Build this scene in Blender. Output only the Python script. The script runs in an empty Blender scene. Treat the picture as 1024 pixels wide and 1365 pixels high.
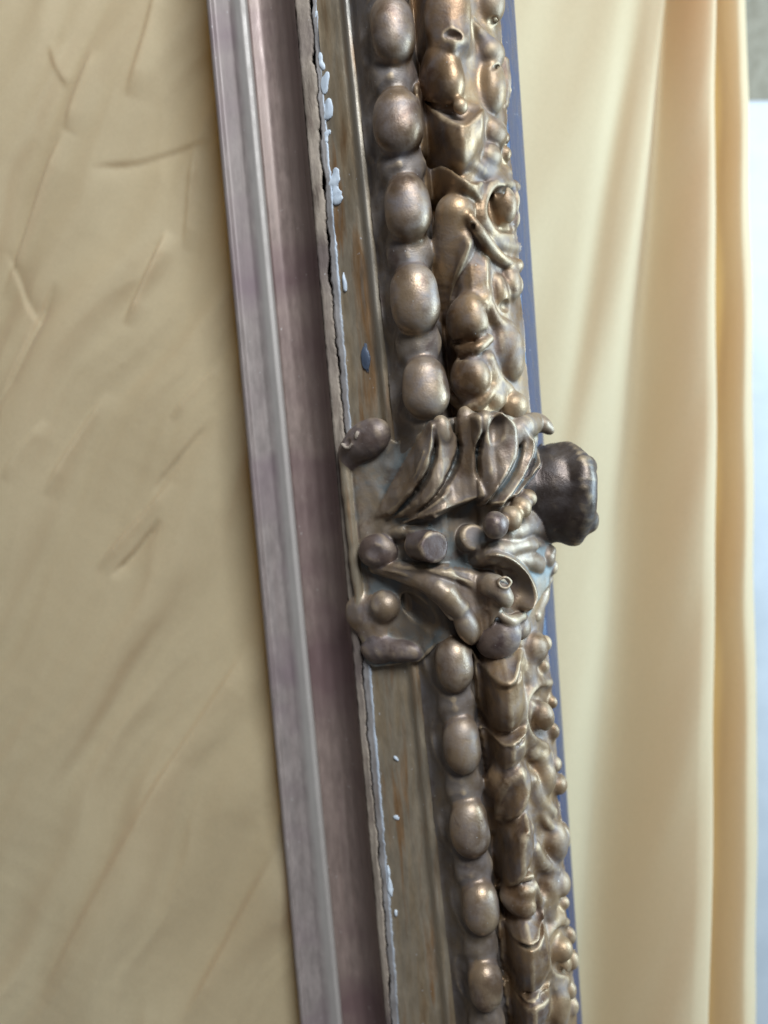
import bpy, math, random
import numpy as np
from mathutils import Matrix, Vector

# ------------------------------------------------------------------ camera, world, light
random.seed(3)
SC = bpy.context.scene
COL = SC.collection
F = 1025.0                       # focal length in photo pixels
S = 0.27 / F                     # metres per photo pixel at the face of the frame
PITCH = math.radians(8)
CAM_R = Vector((1, 0, 0))
CAM_F = Vector((0, math.cos(PITCH), -math.sin(PITCH)))
CAM_U = Vector((0, math.sin(PITCH), math.cos(PITCH)))
CAM_P = Vector((0, -0.27, 1.2))

cd = bpy.data.cameras.new('camera')
cam = bpy.data.objects.new('camera', cd)
COL.objects.link(cam)
cd.sensor_fit = 'HORIZONTAL'
cd.sensor_width = 36.0
cd.lens = 36.0 * F / 1024.0
cd.clip_start = 0.01
cd.clip_end = 50
cam.matrix_world = Matrix(((CAM_R.x, CAM_U.x, -CAM_F.x, CAM_P.x),
                           (CAM_R.y, CAM_U.y, -CAM_F.y, CAM_P.y),
                           (CAM_R.z, CAM_U.z, -CAM_F.z, CAM_P.z),
                           (0, 0, 0, 1)))
cd.dof.use_dof = True
cd.dof.focus_distance = 0.238
cd.dof.aperture_fstop = 5.8
SC.camera = cam

W_ = bpy.data.worlds.new('World')
SC.world = W_
W_.use_nodes = True
bg = W_.node_tree.nodes['Background']
bg.inputs[0].default_value = (0.95, 0.95, 1.0, 1)
bg.inputs[1].default_value = 0.09


def area(name, loc, target, sx, sy, power, color):
    l = bpy.data.lights.new(name, 'AREA')
    l.shape = 'RECTANGLE'
    l.size, l.size_y, l.energy, l.color = sx, sy, power, color
    o = bpy.data.objects.new(name, l)
    COL.objects.link(o)
    o.location = loc
    d = Vector(target) - Vector(loc)
    o.rotation_euler = d.to_track_quat('-Z', 'Y').to_euler()
    return o


# a cool window to the right of the frame, and the softer light of the room from high in front
area('window_light', (0.62, -0.10, 1.30), (0.0, 0.02, 1.2), 0.28, 0.46, 9.0, (0.58, 0.82, 1.0))
area('room_light', (0.37, -0.92, 2.20), (0.0, 0.0, 1.16), 0.60, 0.44, 32.5, (0.90, 0.955, 1.0))

SC.view_settings.view_transform = 'Standard'
SC.view_settings.look = 'None'
SC.view_settings.exposure = 0.0
SC.view_settings.gamma = 1.0
SC.cycles.max_bounces = 8

# ------------------------------------------------------------------ coordinates
# frame space: u across the moulding, v along it (up), w out of its face, in photo pixels at the face
V3 = np.array([-1080.0, 13703.0, -1025.0]); V3 /= np.linalg.norm(V3)      # camera space: right, up, forward
W3 = np.array([0, 0, -1.0]); W3 -= W3.dot(V3) * V3; W3 /= np.linalg.norm(W3)
U3 = np.cross(V3, W3)
if U3[0] < 0: U3 = -U3
O3 = np.array([0, 0, F])
V0 = 860.0                       # the frame's origin lies this far down its length


def cam2world(p):
    return CAM_P + (CAM_R * p[0] + CAM_U * p[1] + CAM_F * p[2]) * S


def dirw(p):
    return CAM_R * p[0] + CAM_U * p[1] + CAM_F * p[2]


def loc_at(px, py, h):
    d = np.array([px - 512.0, 682.5 - py, F])
    t = (h + O3.dot(W3)) / d.dot(W3)
    p = d * t - O3
    return p.dot(U3), p.dot(V3)


# profile knots: px at row 140, px at row 1000, height
KN = [(288, 367, -30), (288.01, 367.01, 6), (293, 372, 9), (298, 377, 3), (318, 398, 3), (326, 407, 7), (334, 416, 11),
      (341, 421, 9), (343, 423, 0), (358, 438, -6), (376, 454, -3), (390, 467, 8), (399, 476, 24), (404, 481, 42), (404.5, 481.5, 44),
      (424, 493, 50), (435, 505, 52), (450, 527, 60), (467, 553, 68), (474, 562, 75), (482, 572, 76), (489, 583, 86),
      (506, 597, 104), (524, 612, 112), (540, 626, 110), (553, 636, 94), (560, 642, 66), (566, 648, 64), (577, 656, 88),
      (592, 668, 108), (608, 681, 116), (622, 694, 110), (632, 703, 98), (645, 714, 88), (658, 726, 78), (668, 734, 62), (676, 741, 42)]
v1 = loc_at(520, 140, 60)[1]
v2 = loc_at(560, 1000, 60)[1]
KA, KB, KH, KQ = [], [], [], []
for a, b, h in KN:
    ua, ub = loc_at(a, 140, h)[0], loc_at(b, 1000, h)[0]
    sl = (ub - ua) / (v2 - v1)
    KB.append(sl); KA.append(ua - sl * v1); KH.append(h)
    KQ.append(ua - sl * (v1))
KQ = np.maximum.accumulate(np.array(KQ) + np.arange(len(KQ)) * 1e-4)
qd = np.arange(KQ[0], KQ[-1], 0.5)
hd = np.interp(qd, KQ, KH)


def sm(a, n):
    k = np.hanning(n + 2)[1:-1]; k /= k.sum()
    p = np.pad(a, n, mode='edge')
    return np.convolve(p, k, 'same')[n:-n]


hs = sm(hd, 21)
hs2 = sm(hd, 5)
wgt = np.clip((qd - (KQ[15])) / 12, 0, 1)
hs3 = sm(hd, 13)
w3 = np.clip((qd - KQ[2]) / 5, 0, 1) * np.clip((KQ[7] - 2 - qd) / 5, 0, 1)
hs2 = hs2 * (1 - w3) + hs3 * w3
hs4 = sm(hd, 25)
w4 = np.clip((qd - KQ[8] - 3) / 8, 0, 1) * np.clip((KQ[13] - 2 - qd) / 8, 0, 1)
hs2 = hs2 * (1 - w4) + hs4 * w4
HT = hs2 * (1 - wgt) + hs * wgt


def q_of(u, v):
    u = np.asarray(u, float); v = np.asarray(v, float)
    q = np.full(np.broadcast(u, v).shape, KQ[0])
    for i in range(len(KQ) - 1):
        x0 = KA[i] + KB[i] * v
        x1 = np.maximum(KA[i + 1] + KB[i + 1] * v, x0 + 1e-3)
        q = q + np.clip((u - x0) / (x1 - x0), 0, 1) * (KQ[i + 1] - KQ[i])
    return q


def u_of(q, v):
    out = None
    ka = np.interp(q, KQ, KA); kb = np.interp(q, KQ, KB)
    return ka + kb * v


def H_of(u, v):
    return np.interp(q_of(u, v), qd, HT)


def P(px, py, dh=0.0):
    """photo point -> frame space, dh above the moulding; ('a', h) = absolute height"""
    if isinstance(dh, tuple):
        h = dh[1]
        u, v = loc_at(px, py, h)
        return np.array([u, v, h])
    h = 80.0
    for _ in range(14):
        u, v = loc_at(px, py, h)
        h = 0.5 * h + 0.5 * (float(H_of(u, v)) + dh)
    return np.array([u, v, h])


def sc(p):
    return 1 - p[2] / F


# ------------------------------------------------------------------ noise
def _waves(n, seed, f0, f1):
    r = np.random.RandomState(seed)
    d = r.normal(size=(n, 3)); d /= np.linalg.norm(d, axis=1)[:, None]
    f = np.exp(r.uniform(np.log(f0), np.log(f1), n))
    return d * f[:, None], r.uniform(0, 6.28, n), 1.0 / (f / f0) ** 0.6


def noise3(X, seed=0, f0=0.05, f1=0.25, n=9):
    k, ph, am = _waves(n, seed, f0, f1)
    o = 0
    for i in range(n):
        o = o + am[i] * np.sin(X[..., 0] * k[i, 0] + X[..., 1] * k[i, 1] + X[..., 2] * k[i, 2] + ph[i])
    return o / np.sqrt((am ** 2).sum() / 2) * 0.5


_perm = np.random.RandomState(11).permutation(512)
_gr = np.random.RandomState(12).normal(size=(512, 2))
_gr /= np.linalg.norm(_gr, axis=1)[:, None]


def perlin2(x, y, seed=0):
    xi = np.floor(x).astype(int); yi = np.floor(y).astype(int)
    xf, yf = x - xi, y - yi

    def g(ix, iy, dx, dy):
        h = _perm[(_perm[(ix + seed * 37) % 512] + iy) % 512]
        return _gr[h, 0] * dx + _gr[h, 1] * dy
    s = xf * xf * xf * (xf * (xf * 6 - 15) + 10); t = yf * yf * yf * (yf * (yf * 6 - 15) + 10)
    a = g(xi, yi, xf, yf); b = g(xi + 1, yi, xf - 1, yf)
    c = g(xi, yi + 1, xf, yf - 1); d = g(xi + 1, yi + 1, xf - 1, yf - 1)
    return ((a * (1 - s) + b * s) * (1 - t) + (c * (1 - s) + d * s) * t) * 1.5


# ------------------------------------------------------------------ materials
def new_mat(name):
    m = bpy.data.materials.new(name)
    m.use_nodes = True
    nt = m.node_tree
    return m, nt, nt.nodes['Principled BSDF']


def nd(nt, typ, **kw):
    n = nt.nodes.new(typ)
    for k, v in kw.items():
        if k.startswith('i_'):
            key = k[2:]
            n.inputs[int(key) if key.isdigit() else key].default_value = v
        else:
            setattr(n, k, v)
    return n


def noise_node(nt, scale, stretch=(1, 1, 1), detail=4, rough=0.6, dist=0.0, off=(0, 0, 0)):
    tc = nd(nt, 'ShaderNodeTexCoord')
    mp = nd(nt, 'ShaderNodeMapping')
    mp.inputs['Scale'].default_value = stretch
    mp.inputs['Location'].default_value = off
    nt.links.new(tc.outputs['Object'], mp.inputs['Vector'])
    n = nd(nt, 'ShaderNodeTexNoise')
    n.inputs['Scale'].default_value = scale
    n.inputs['Detail'].default_value = detail
    n.inputs['Roughness'].default_value = rough
    n.inputs['Distortion'].default_value = dist
    nt.links.new(mp.outputs[0], n.inputs['Vector'])
    return n


def ramp(nt, src, stops):
    r = nd(nt, 'ShaderNodeValToRGB')
    e = r.color_ramp.elements
    while len(e) < len(stops): e.new(0.5)
    for el, (p, c) in zip(e, stops):
        el.position = p
        el.color = (c if len(c) == 4 else (*c, 1)) if not isinstance(c, (int, float)) else (c, c, c, 1)
    nt.links.new(src, r.inputs[0])
    return r


def mixc(nt, fac, a, b, blend='MIX'):
    m = nd(nt, 'ShaderNodeMix', data_type='RGBA', blend_type=blend)
    for s, v in ((0, fac), (6, a), (7, b)):
        if hasattr(v, 'is_linked'): nt.links.new(v, m.inputs[s])
        else: m.inputs[s].default_value = v if s == 0 else (*v, 1)
    return m.outputs[2]


def bump(nt, bs, src, strength, dist):
    b = nd(nt, 'ShaderNodeBump')
    b.inputs['Strength'].default_value = strength
    b.inputs['Distance'].default_value = dist
    nt.links.new(src, b.inputs['Height'])
    nt.links.new(b.outputs[0], bs.inputs['Normal'])
    return b


def gilt(name, gold, brown, grey, grey_amt=0.5, metal=0.7, rough=0.34, teal=None, specks=True):
    gold, brown, grey = [tuple(x * 0.84 for x in c_) for c_ in (gold, brown, grey)]
    m, nt, bs = new_mat(name)
    n1 = noise_node(nt, 70, (1, 0.7, 1), 5, 0.55, 0.4)
    n2 = noise_node(nt, 130, (1, 1, 1), 6, 0.6, 0.3, (3, 1, 2))
    n3 = noise_node(nt, 1500, (1, 1, 1), 3, 0.6, 0, (1, 5, 2))
    c = ramp(nt, n1.outputs[0], [(0.40, brown), (0.58, gold)]).outputs[0]
    g = ramp(nt, n2.outputs[0], [(0.58 - 0.4 * grey_amt, 0.0), (0.90 - 0.35 * grey_amt, 1.0)]).outputs[0]
    c = mixc(nt, g, c, grey)
    if teal:
        n4 = noise_node(nt, 60, (1, 1, 1), 4, 0.6, 0.6, (7, 2, 9))
        t = ramp(nt, n4.outputs[0], [(0.42, 0.0), (0.58, 1.0)]).outputs[0]
        c = mixc(nt, t, c, teal)
    n5 = noise_node(nt, 85, (1, 0.8, 1), 6, 0.65, 0.5, (11, 3, 6))
    pt = ramp(nt, n5.outputs[0], [(0.56, 0.0), (0.68, 0.75)]).outputs[0]
    c = mixc(nt, pt, c, tuple(x * k for x, k in zip(brown, (0.55, 0.48, 0.55))))
    # gold rubbed bright on worn edges
    geo = nd(nt, 'ShaderNodeAttribute', attribute_name='wear')
    pw = ramp(nt, geo.outputs['Fac'], [(0.12, 0.0), (0.42, 1.0)])
    sp = ramp(nt, n2.outputs[0], [(0.42, 0.0), (0.6, 0.75)])
    mm = nd(nt, 'ShaderNodeMath', operation='MULTIPLY')
    nt.links.new(pw.outputs[0], mm.inputs[0]); nt.links.new(sp.outputs[0], mm.inputs[1])
    c = mixc(nt, mm.outputs[0], c, (0.40, 0.30, 0.185))
    # tiny pale specks of bare gesso
    vs = noise_node(nt, 900, (1, 1, 1), 2, 0.5, 0, (9, 9, 1))
    sk = ramp(nt, vs.outputs[0], [(0.75, 0.0), (0.775, 1.0)]).outputs[0]
    if specks: c = mixc(nt, sk, c, (0.42, 0.40, 0.38))
    nt.links.new(c, bs.inputs['Base Color'])
    mr = ramp(nt, g, [(0.0, metal), (1.0, metal * 0.45)])
    nt.links.new(mr.outputs[0], bs.inputs['Metallic'])
    rr = ramp(nt, n2.outputs[0], [(0.3, rough), (0.7, rough + 0.24)])
    nt.links.new(rr.outputs[0], bs.inputs['Roughness'])
    ad = nd(nt, 'ShaderNodeMath', operation='MULTIPLY_ADD')
    nt.links.new(n3.outputs[0], ad.inputs[0]); ad.inputs[1].default_value = 0.35
    nt.links.new(n2.outputs[0], ad.inputs[2])
    bump(nt, bs, ad.outputs[0], 0.28, 0.0008)
    return m


M = {}
M['gilt'] = gilt('aged_gilt', (0.34, 0.232, 0.135), (0.18, 0.110, 0.058), (0.17, 0.15, 0.152), 0.4, 0.55, 0.40)
M['egg'] = gilt('rubbed_gilt', (0.35, 0.25, 0.16), (0.19, 0.125, 0.078), (0.19, 0.168, 0.172), 0.45, 0.60, 0.31)
M['leaf'] = gilt('brown_gilt', (0.34, 0.225, 0.125), (0.17, 0.10, 0.052), (0.17, 0.15, 0.152), 0.38, 0.56, 0.37)
M['plum'] = gilt('plum_gilt', (0.18, 0.13, 0.105), (0.12, 0.082, 0.07), (0.18, 0.152, 0.152), 0.5, 0.42, 0.36)
M['plate'] = gilt('verdigris_gilt', (0.30, 0.225, 0.145), (0.215, 0.155, 0.10), (0.21, 0.185, 0.165), 0.5, 0.4, 0.42, teal=(0.15, 0.165, 0.165))
M['acanthus'] = gilt('dusty_gilt', (0.32, 0.23, 0.145), (0.21, 0.142, 0.088), (0.205, 0.172, 0.158), 0.6, 0.5, 0.34)
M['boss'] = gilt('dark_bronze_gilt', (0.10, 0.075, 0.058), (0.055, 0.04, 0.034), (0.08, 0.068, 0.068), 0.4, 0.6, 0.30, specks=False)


def banded(name, stops, along=(1, 0.045, 1), scale=170, metal=0.3, rough=0.4, br=0.3, extra=None, lo=0.3, hi=0.7, rub_lit=None, solid=0.0):
    """streaks that run along the moulding"""
    m, nt, bs = new_mat(name)
    n1 = noise_node(nt, scale, along, 5, 0.6, 0.25)
    n2 = noise_node(nt, 420, (1, 0.3, 1), 5, 0.65, 0.2, (2, 3, 4))
    n3 = noise_node(nt, 30, (0.6, 1, 0.6), 3, 0.5, 0.2, (5, 1, 1))
    k = len(stops)
    c = ramp(nt, n1.outputs[0], [(lo + (hi - lo) * i / (k - 1), s) for i, s in enumerate(stops)]).outputs[0]
    f = ramp(nt, n2.outputs[0], [(0.35, 0.82), (0.7, 1.12)]).outputs[0]
    c = mixc(nt, 1.0, c, f, 'MULTIPLY')
    if extra:
        e = ramp(nt, n3.outputs[0], [(0.5, 0.0), (0.68, 1.0)]).outputs[0]
        c = mixc(nt, e, c, extra)
    if rub_lit:
        ra = nd(nt, 'ShaderNodeAttribute', attribute_name='rub_lit')
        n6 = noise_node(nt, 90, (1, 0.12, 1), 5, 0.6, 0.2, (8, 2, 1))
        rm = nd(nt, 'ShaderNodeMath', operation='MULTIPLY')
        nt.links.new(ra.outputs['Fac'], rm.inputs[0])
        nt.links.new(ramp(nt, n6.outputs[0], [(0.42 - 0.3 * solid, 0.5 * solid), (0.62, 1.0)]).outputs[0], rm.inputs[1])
        c = mixc(nt, rm.outputs[0], c, rub_lit)
    vs = noise_node(nt, 800, (1, 0.6, 1), 2, 0.5, 0, (9, 9, 1))
    sk = ramp(nt, vs.outputs[0], [(0.74, 0.0), (0.77, 1.0)]).outputs[0]
    c = mixc(nt, sk, c, (0.45, 0.43, 0.42))
    nt.links.new(c, bs.inputs['Base Color'])
    bs.inputs['Metallic'].default_value = metal
    rr = ramp(nt, n2.outputs[0], [(0.3, rough - 0.06), (0.7, rough + 0.16)])
    nt.links.new(rr.outputs[0], bs.inputs['Roughness'])
    bump(nt, bs, n2.outputs[0], br, 0.0006)
    return m


M['slip'] = banded('silvered_slip', [(0.24, 0.198, 0.185), (0.30, 0.258, 0.242), (0.265, 0.222, 0.212)], (1, 0.03, 1), 200, 0.30, 0.56, 0.12, extra=(0.22, 0.168, 0.178), rub_lit=(0.385, 0.36, 0.335), solid=1.0)  # the pale second tint paints in light falling on the ridge
M['silver'] = banded('bright_silver', [(0.38, 0.35, 0.335), (0.47, 0.44, 0.42)], (1, 0.02, 1), 300, 0.4, 0.45, 0.15)
M['worn'] = banded('worn_gilt_ridge', [(0.20, 0.155, 0.105), (0.38, 0.355, 0.31), (0.25, 0.215, 0.175)], (1, 0.12, 1), 120, 0.3, 0.40, 0.35)
M['cove'] = banded('red_brown_cove', [(0.195, 0.142, 0.122), (0.235, 0.178, 0.155), (0.205, 0.150, 0.132)], (1, 0.02, 1), 520, 0.3, 0.42, 0.12, extra=(0.15, 0.098, 0.095))
M['band'] = banded('ochre_band', [(0.18, 0.105, 0.05), (0.27, 0.205, 0.13), (0.27, 0.225, 0.165), (0.24, 0.135, 0.06), (0.19, 0.18, 0.16)], (1, 0.10, 1), 110, 0.35, 0.38, 0.35, lo=0.31, hi=0.70, rub_lit=(0.30, 0.27, 0.225))
M['bed'] = gilt('grey_gilt_bed', (0.22, 0.17, 0.12), (0.17, 0.13, 0.10), (0.20, 0.178, 0.172), 0.6, 0.5, 0.38)
M['gesso'] = banded('bare_gesso', [(0.20, 0.155, 0.125), (0.34, 0.285, 0.23), (0.25, 0.205, 0.17)], (1, 0.4, 1), 200, 0.0, 0.75, 0.9, extra=(0.13, 0.10, 0.09))
M['fringe'] = banded('grey_gesso', [(0.15, 0.125, 0.11), (0.25, 0.235, 0.23), (0.18, 0.16, 0.15)], (1, 0.15, 1), 220, 0.1, 0.55, 0.6, rub_lit=(0.44, 0.51, 0.60), solid=0.35)
M['chip'] = banded('pale_blue_paint', [(0.44, 0.51, 0.60), (0.60, 0.67, 0.74)], (1, 0.6, 1), 300, 0.0, 0.5, 0.3)
M['stain'] = banded('blue_stain', [(0.05, 0.07, 0.11), (0.10, 0.13, 0.19)], (1, 0.2, 1), 300, 0.1, 0.4, 0.3)
M['dark'] = banded('old_wood', [(0.045, 0.032, 0.025), (0.07, 0.05, 0.04)], (1, 0.05, 1), 300, 0.0, 0.8, 0.5)
M['blue'] = banded('navy_paint', [(0.012, 0.027, 0.070), (0.017, 0.037, 0.092)], (1, 0.1, 1), 200, 0.0, 0.3, 0.10)

# ------------------------------------------------------------------ meshes
RNAME = {}


def link(name, verts, faces, mat, parent=None, smooth=True):
    me = bpy.data.meshes.new(name)
    verts = np.asarray(verts, np.float32)
    faces = np.asarray(faces, np.int32)
    n = len(faces)
    me.vertices.add(len(verts)); me.vertices.foreach_set('co', verts.ravel())
    me.loops.add(n * 4); me.loops.foreach_set('vertex_index', faces.ravel())
    me.polygons.add(n); me.polygons.foreach_set('loop_start', np.arange(0, n * 4, 4, dtype=np.int32))
    if smooth: me.polygons.foreach_set('use_smooth', np.ones(n, bool))
    me.update(calc_edges=True); me.validate()
    me.materials.append(mat)
    o = bpy.data.objects.new(name, me)
    COL.objects.link(o)
    if parent: o.parent = parent
    return o


def to_local(p):
    p = np.asarray(p, float).copy()
    p[..., 1] += V0
    return p * S


def grid_mesh(name, G, mat, parent, conv=True, flip=False, solid=0.0, wdir=None):
    """G (n, m, 3) points -> quads"""
    n, m = G.shape[:2]
    i = np.arange(n * m).reshape(n, m)
    f = np.stack([i[:-1, :-1], i[:-1, 1:], i[1:, 1:], i[1:, :-1]], -1).reshape(-1, 4)
    if flip: f = f[:, ::-1]
    v = G.reshape(-1, 3)
    if solid:
        v2 = v + np.array(wdir) * (-solid)
        f2 = f[:, ::-1] + n * m
        rim = np.concatenate([i[0, :], i[1:, -1], i[-1, -2::-1], i[-2:0:-1, 0]])
        nx = np.roll(rim, -1)
        fr = np.stack([rim, rim + n * m, nx + n * m, nx], -1)
        if flip: fr = fr[:, ::-1]
        v = np.concatenate([v, v2]); f = np.concatenate([f, f2, fr])
    return link(name, to_local(v) if conv else v, f, mat, parent)


def surface_nets(Fv, org, step):
    Sg = Fv < 0
    nx, ny, nz = Fv.shape
    cnt = np.zeros((nx - 1, ny - 1, nz - 1), np.int8)
    for dx in (0, 1):
        for dy in (0, 1):
            for dz in (0, 1):
                cnt += Sg[dx:nx - 1 + dx, dy:ny - 1 + dy, dz:nz - 1 + dz]
    act = (cnt > 0) & (cnt < 8)
    idx = -np.ones(act.shape, np.int64)
    ci = np.argwhere(act)
    idx[act] = np.arange(len(ci))
    acc = np.zeros((len(ci), 3)); num = np.zeros(len(ci))
    for ax in range(3):
        o1, o2 = [a for a in range(3) if a != ax]
        for a in (0, 1):
            for b in (0, 1):
                p0 = ci.copy(); p0[:, o1] += a; p0[:, o2] += b
                p1 = p0.copy(); p1[:, ax] += 1
                f0 = Fv[p0[:, 0], p0[:, 1], p0[:, 2]]; f1 = Fv[p1[:, 0], p1[:, 1], p1[:, 2]]
                cr = (f0 < 0) != (f1 < 0)
                t = np.where(cr, f0 / np.where(cr, f0 - f1, 1), 0)
                q = p0.astype(float); q[:, ax] += t
                acc[cr] += q[cr]; num[cr] += 1
    verts = np.array(org) + acc / num[:, None] * step
    faces = []
    for ax in range(3):
        o1, o2 = [(1, 2), (2, 0), (0, 1)][ax]
        sl0 = [slice(None)] * 3; sl1 = [slice(None)] * 3
        sl0[ax] = slice(0, -1); sl1[ax] = slice(1, None)
        a, b = Sg[tuple(sl0)], Sg[tuple(sl1)]
        e = np.argwhere(a != b)
        ok = (e[:, o1] > 0) & (e[:, o2] > 0) & (e[:, o1] < Fv.shape[o1] - 1) & (e[:, o2] < Fv.shape[o2] - 1)
        e = e[ok]
        ins = a[e[:, 0], e[:, 1], e[:, 2]]

        def cell(d1, d2):
            c = e.copy(); c[:, o1] += d1; c[:, o2] += d2
            return idx[c[:, 0], c[:, 1], c[:, 2]]
        q = np.stack([cell(-1, -1), cell(0, -1), cell(0, 0), cell(-1, 0)], -1)
        q[~ins] = q[~ins][:, ::-1]
        faces.append(q)
    return verts, np.concatenate(faces)


def normal_at(p):
    e = 6.0
    hu = (float(H_of(p[0] + e, p[1])) - float(H_of(p[0] - e, p[1]))) / (2 * e)
    hu = max(-1.3, min(1.3, hu))
    n = np.array([-hu, 0, 1.0]); return n / np.linalg.norm(n)


# primitives: e(px, py, dh, ra, rb, rc, angle) ellipsoid whose a axis lies at `angle` in the picture
def e(px, py, dh, ra, rb=None, rc=None, ang=85.0, tilt=True):
    return ('e', px, py, dh, ra, rb or ra, rc or (rb or ra), ang, tilt)


def t(pts, flat=1.0):
    return ('t', pts, flat)


def build_prim(pr):
    if pr[0] == 'e':
        _, px, py, dh, ra, rb, rc, ang, tilt = pr
        c = P(px, py, dh); s = sc(c)
        n = normal_at(c) if tilt else np.array([0, 0, 1.0])
        a = np.array([math.cos(math.radians(ang)), math.sin(math.radians(ang)), 0.0])
        a -= n * a.dot(n); a /= np.linalg.norm(a)
        b = np.cross(n, a)
        R = np.stack([a, b, n])
        rr = np.array([ra, rb, rc]) * s
        ext = np.sqrt(((R * rr[:, None]) ** 2).sum(0))
        return ('e', c, R, rr), c - ext, c + ext
    if pr[0] == 'p':
        a, b = P(*pr[1]), P(*pr[2])
        r = pr[3] * sc(b)
        return ('p', a, b, r), np.minimum(a, b) - r, np.maximum(a, b) + r
    pts, flat = pr[1], pr[2]
    A = np.array([P(*q[:3]) for q in pts])
    r = np.array([q[3] * sc(a) for q, a in zip(pts, A)])
    # round the polyline
    if len(A) > 2:
        tt = np.arange(len(A)); ts = np.linspace(0, len(A) - 1, (len(A) - 1) * 4 + 1)
        B = []
        for x in ts:
            i = min(int(x), len(A) - 2); f = x - i
            p0, p1, p2, p3 = A[max(i - 1, 0)], A[i], A[i + 1], A[min(i + 2, len(A) - 1)]
            B.append(0.5 * ((2 * p1) + (-p0 + p2) * f + (2 * p0 - 5 * p1 + 4 * p2 - p3) * f * f + (-p0 + 3 * p1 - 3 * p2 + p3) * f ** 3))
        A = np.array(B); r = np.interp(ts, tt, r)
    return ('t', A, r, flat), (A - r[:, None] * max(1, flat)).min(0), (A + r[:, None] * max(1, flat)).max(0)


def eval_prim(b, X):
    if b[0] == 'e':
        _, c, R, rr = b
        Q = (X - c) @ R.T
        k0 = np.sqrt(((Q / rr) ** 2).sum(-1)) + 1e-9
        k1 = np.sqrt(((Q / rr ** 2) ** 2).sum(-1)) + 1e-9
        return k0 * (k0 - 1) / k1
    if b[0] == 'p':
        _, a, c, r = b
        ax = c - a; L = np.linalg.norm(ax); ax = ax / L
        z = (X - a) @ ax
        rad = np.sqrt(np.maximum(((X - a) ** 2).sum(-1) - z ** 2, 0))
        return smax(rad - r, np.abs(z - L / 2) - L / 2, 5.0)
    _, A, r, flat = b
    sc_ = np.array([1, 1, 1 / flat])
    Xs = X * sc_; As = A * sc_
    d = None
    for i in range(len(As) - 1):
        ab = As[i + 1] - As[i]
        L = ab.dot(ab) + 1e-9
        tt = np.clip(((Xs - As[i]) @ ab) / L, 0, 1)
        dd = np.sqrt(((Xs - As[i] - tt[..., None] * ab) ** 2).sum(-1)) - (r[i] + (r[i + 1] - r[i]) * tt)
        d = dd if d is None else np.minimum(d, dd)
    return d * min(1.0, flat)


def smin(a, b, k):
    h = np.clip(0.5 + 0.5 * (b - a) / k, 0, 1)
    return b * (1 - h) + a * h - k * h * (1 - h)


def smax(a, b, k):
    return -smin(-a, -b, k)


def bed_sdf(X):
    u, v = X[..., 0], X[..., 1]
    h = H_of(u, v)
    g = (H_of(u + 2, v) - H_of(u - 2, v)) / 4
    return (X[..., 2] - h) / np.sqrt(1 + np.clip(g, -2.5, 2.5) ** 2)


SEED = [0]
NPARTS = []


def sculpt(name, mat, prims, parent, cuts=(), k=5.0, kc=3.0, fillet=6.0, sink=1.6, noise=0.8, step=1.35, bed=True, nf=(0.05, 0.3), skirt=9.0, rings=()):
    SEED[0] += 1
    B = [build_prim(p) for p in prims]
    C = [build_prim(p) for p in cuts]
    lo = np.min([b[1] for b in B], 0) - skirt - 3
    hi = np.max([b[2] for b in B], 0) + skirt + 3
    n = np.maximum(((hi - lo) / step).astype(int) + 2, 4)
    ax = [lo[i] + np.arange(n[i]) * step for i in range(3)]
    X = np.stack(np.meshgrid(*ax, indexing='ij'), -1)
    d = None
    for b in B:
        x = eval_prim(b[0], X)
        d = x if d is None else smin(d, x, k)
    d0 = d
    if bed:
        bs = bed_sdf(X)
        d = smin(d, bs + sink, fillet)
        d = np.maximum(d, d0 - skirt)
        d = np.maximum(d, -(bs + 14))
    for c in C:
        d = smax(d, -eval_prim(c[0], X), kc)
    if noise:
        d = d + noise * noise3(X, SEED[0], *nf)
    # close the volume at the border of the grid
    for a in range(3):
        sl = [slice(None)] * 3
        sl[a] = 0; d[tuple(sl)] = np.maximum(d[tuple(sl)], 1.0)
        sl[a] = -1; d[tuple(sl)] = np.maximum(d[tuple(sl)], 1.0)
    vv, ff = surface_nets(d, lo, step)
    o = link(name, to_local(vv), ff, M[mat] if isinstance(mat, str) else mat, parent)
    NPARTS.append(name)
    return o



def link_soft(name, verts, faces, normals, mat, parent, wear):
    o = link(name, verts, faces, mat, parent)
    at = o.data.attributes.new('wear', 'FLOAT', 'POINT')
    at.data.foreach_set('value', wear.astype(np.float32))
    o.data.normals_split_custom_set_from_vertices(normals.tolist())
    return o


def spl(A, n):
    A = np.asarray(A, float); ts = np.linspace(0, len(A) - 1, n); B = []
    for x in ts:
        i = min(int(x), len(A) - 2); f = x - i
        p0, p1, p2, p3 = A[max(i - 1, 0)], A[i], A[i + 1], A[min(i + 2, len(A) - 1)]
        B.append(0.5 * ((2 * p1) + (-p0 + p2) * f + (2 * p0 - 5 * p1 + 4 * p2 - p3) * f * f + (-p0 + 3 * p1 - 3 * p2 + p3) * f ** 3))
    return np.array(B)


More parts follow.
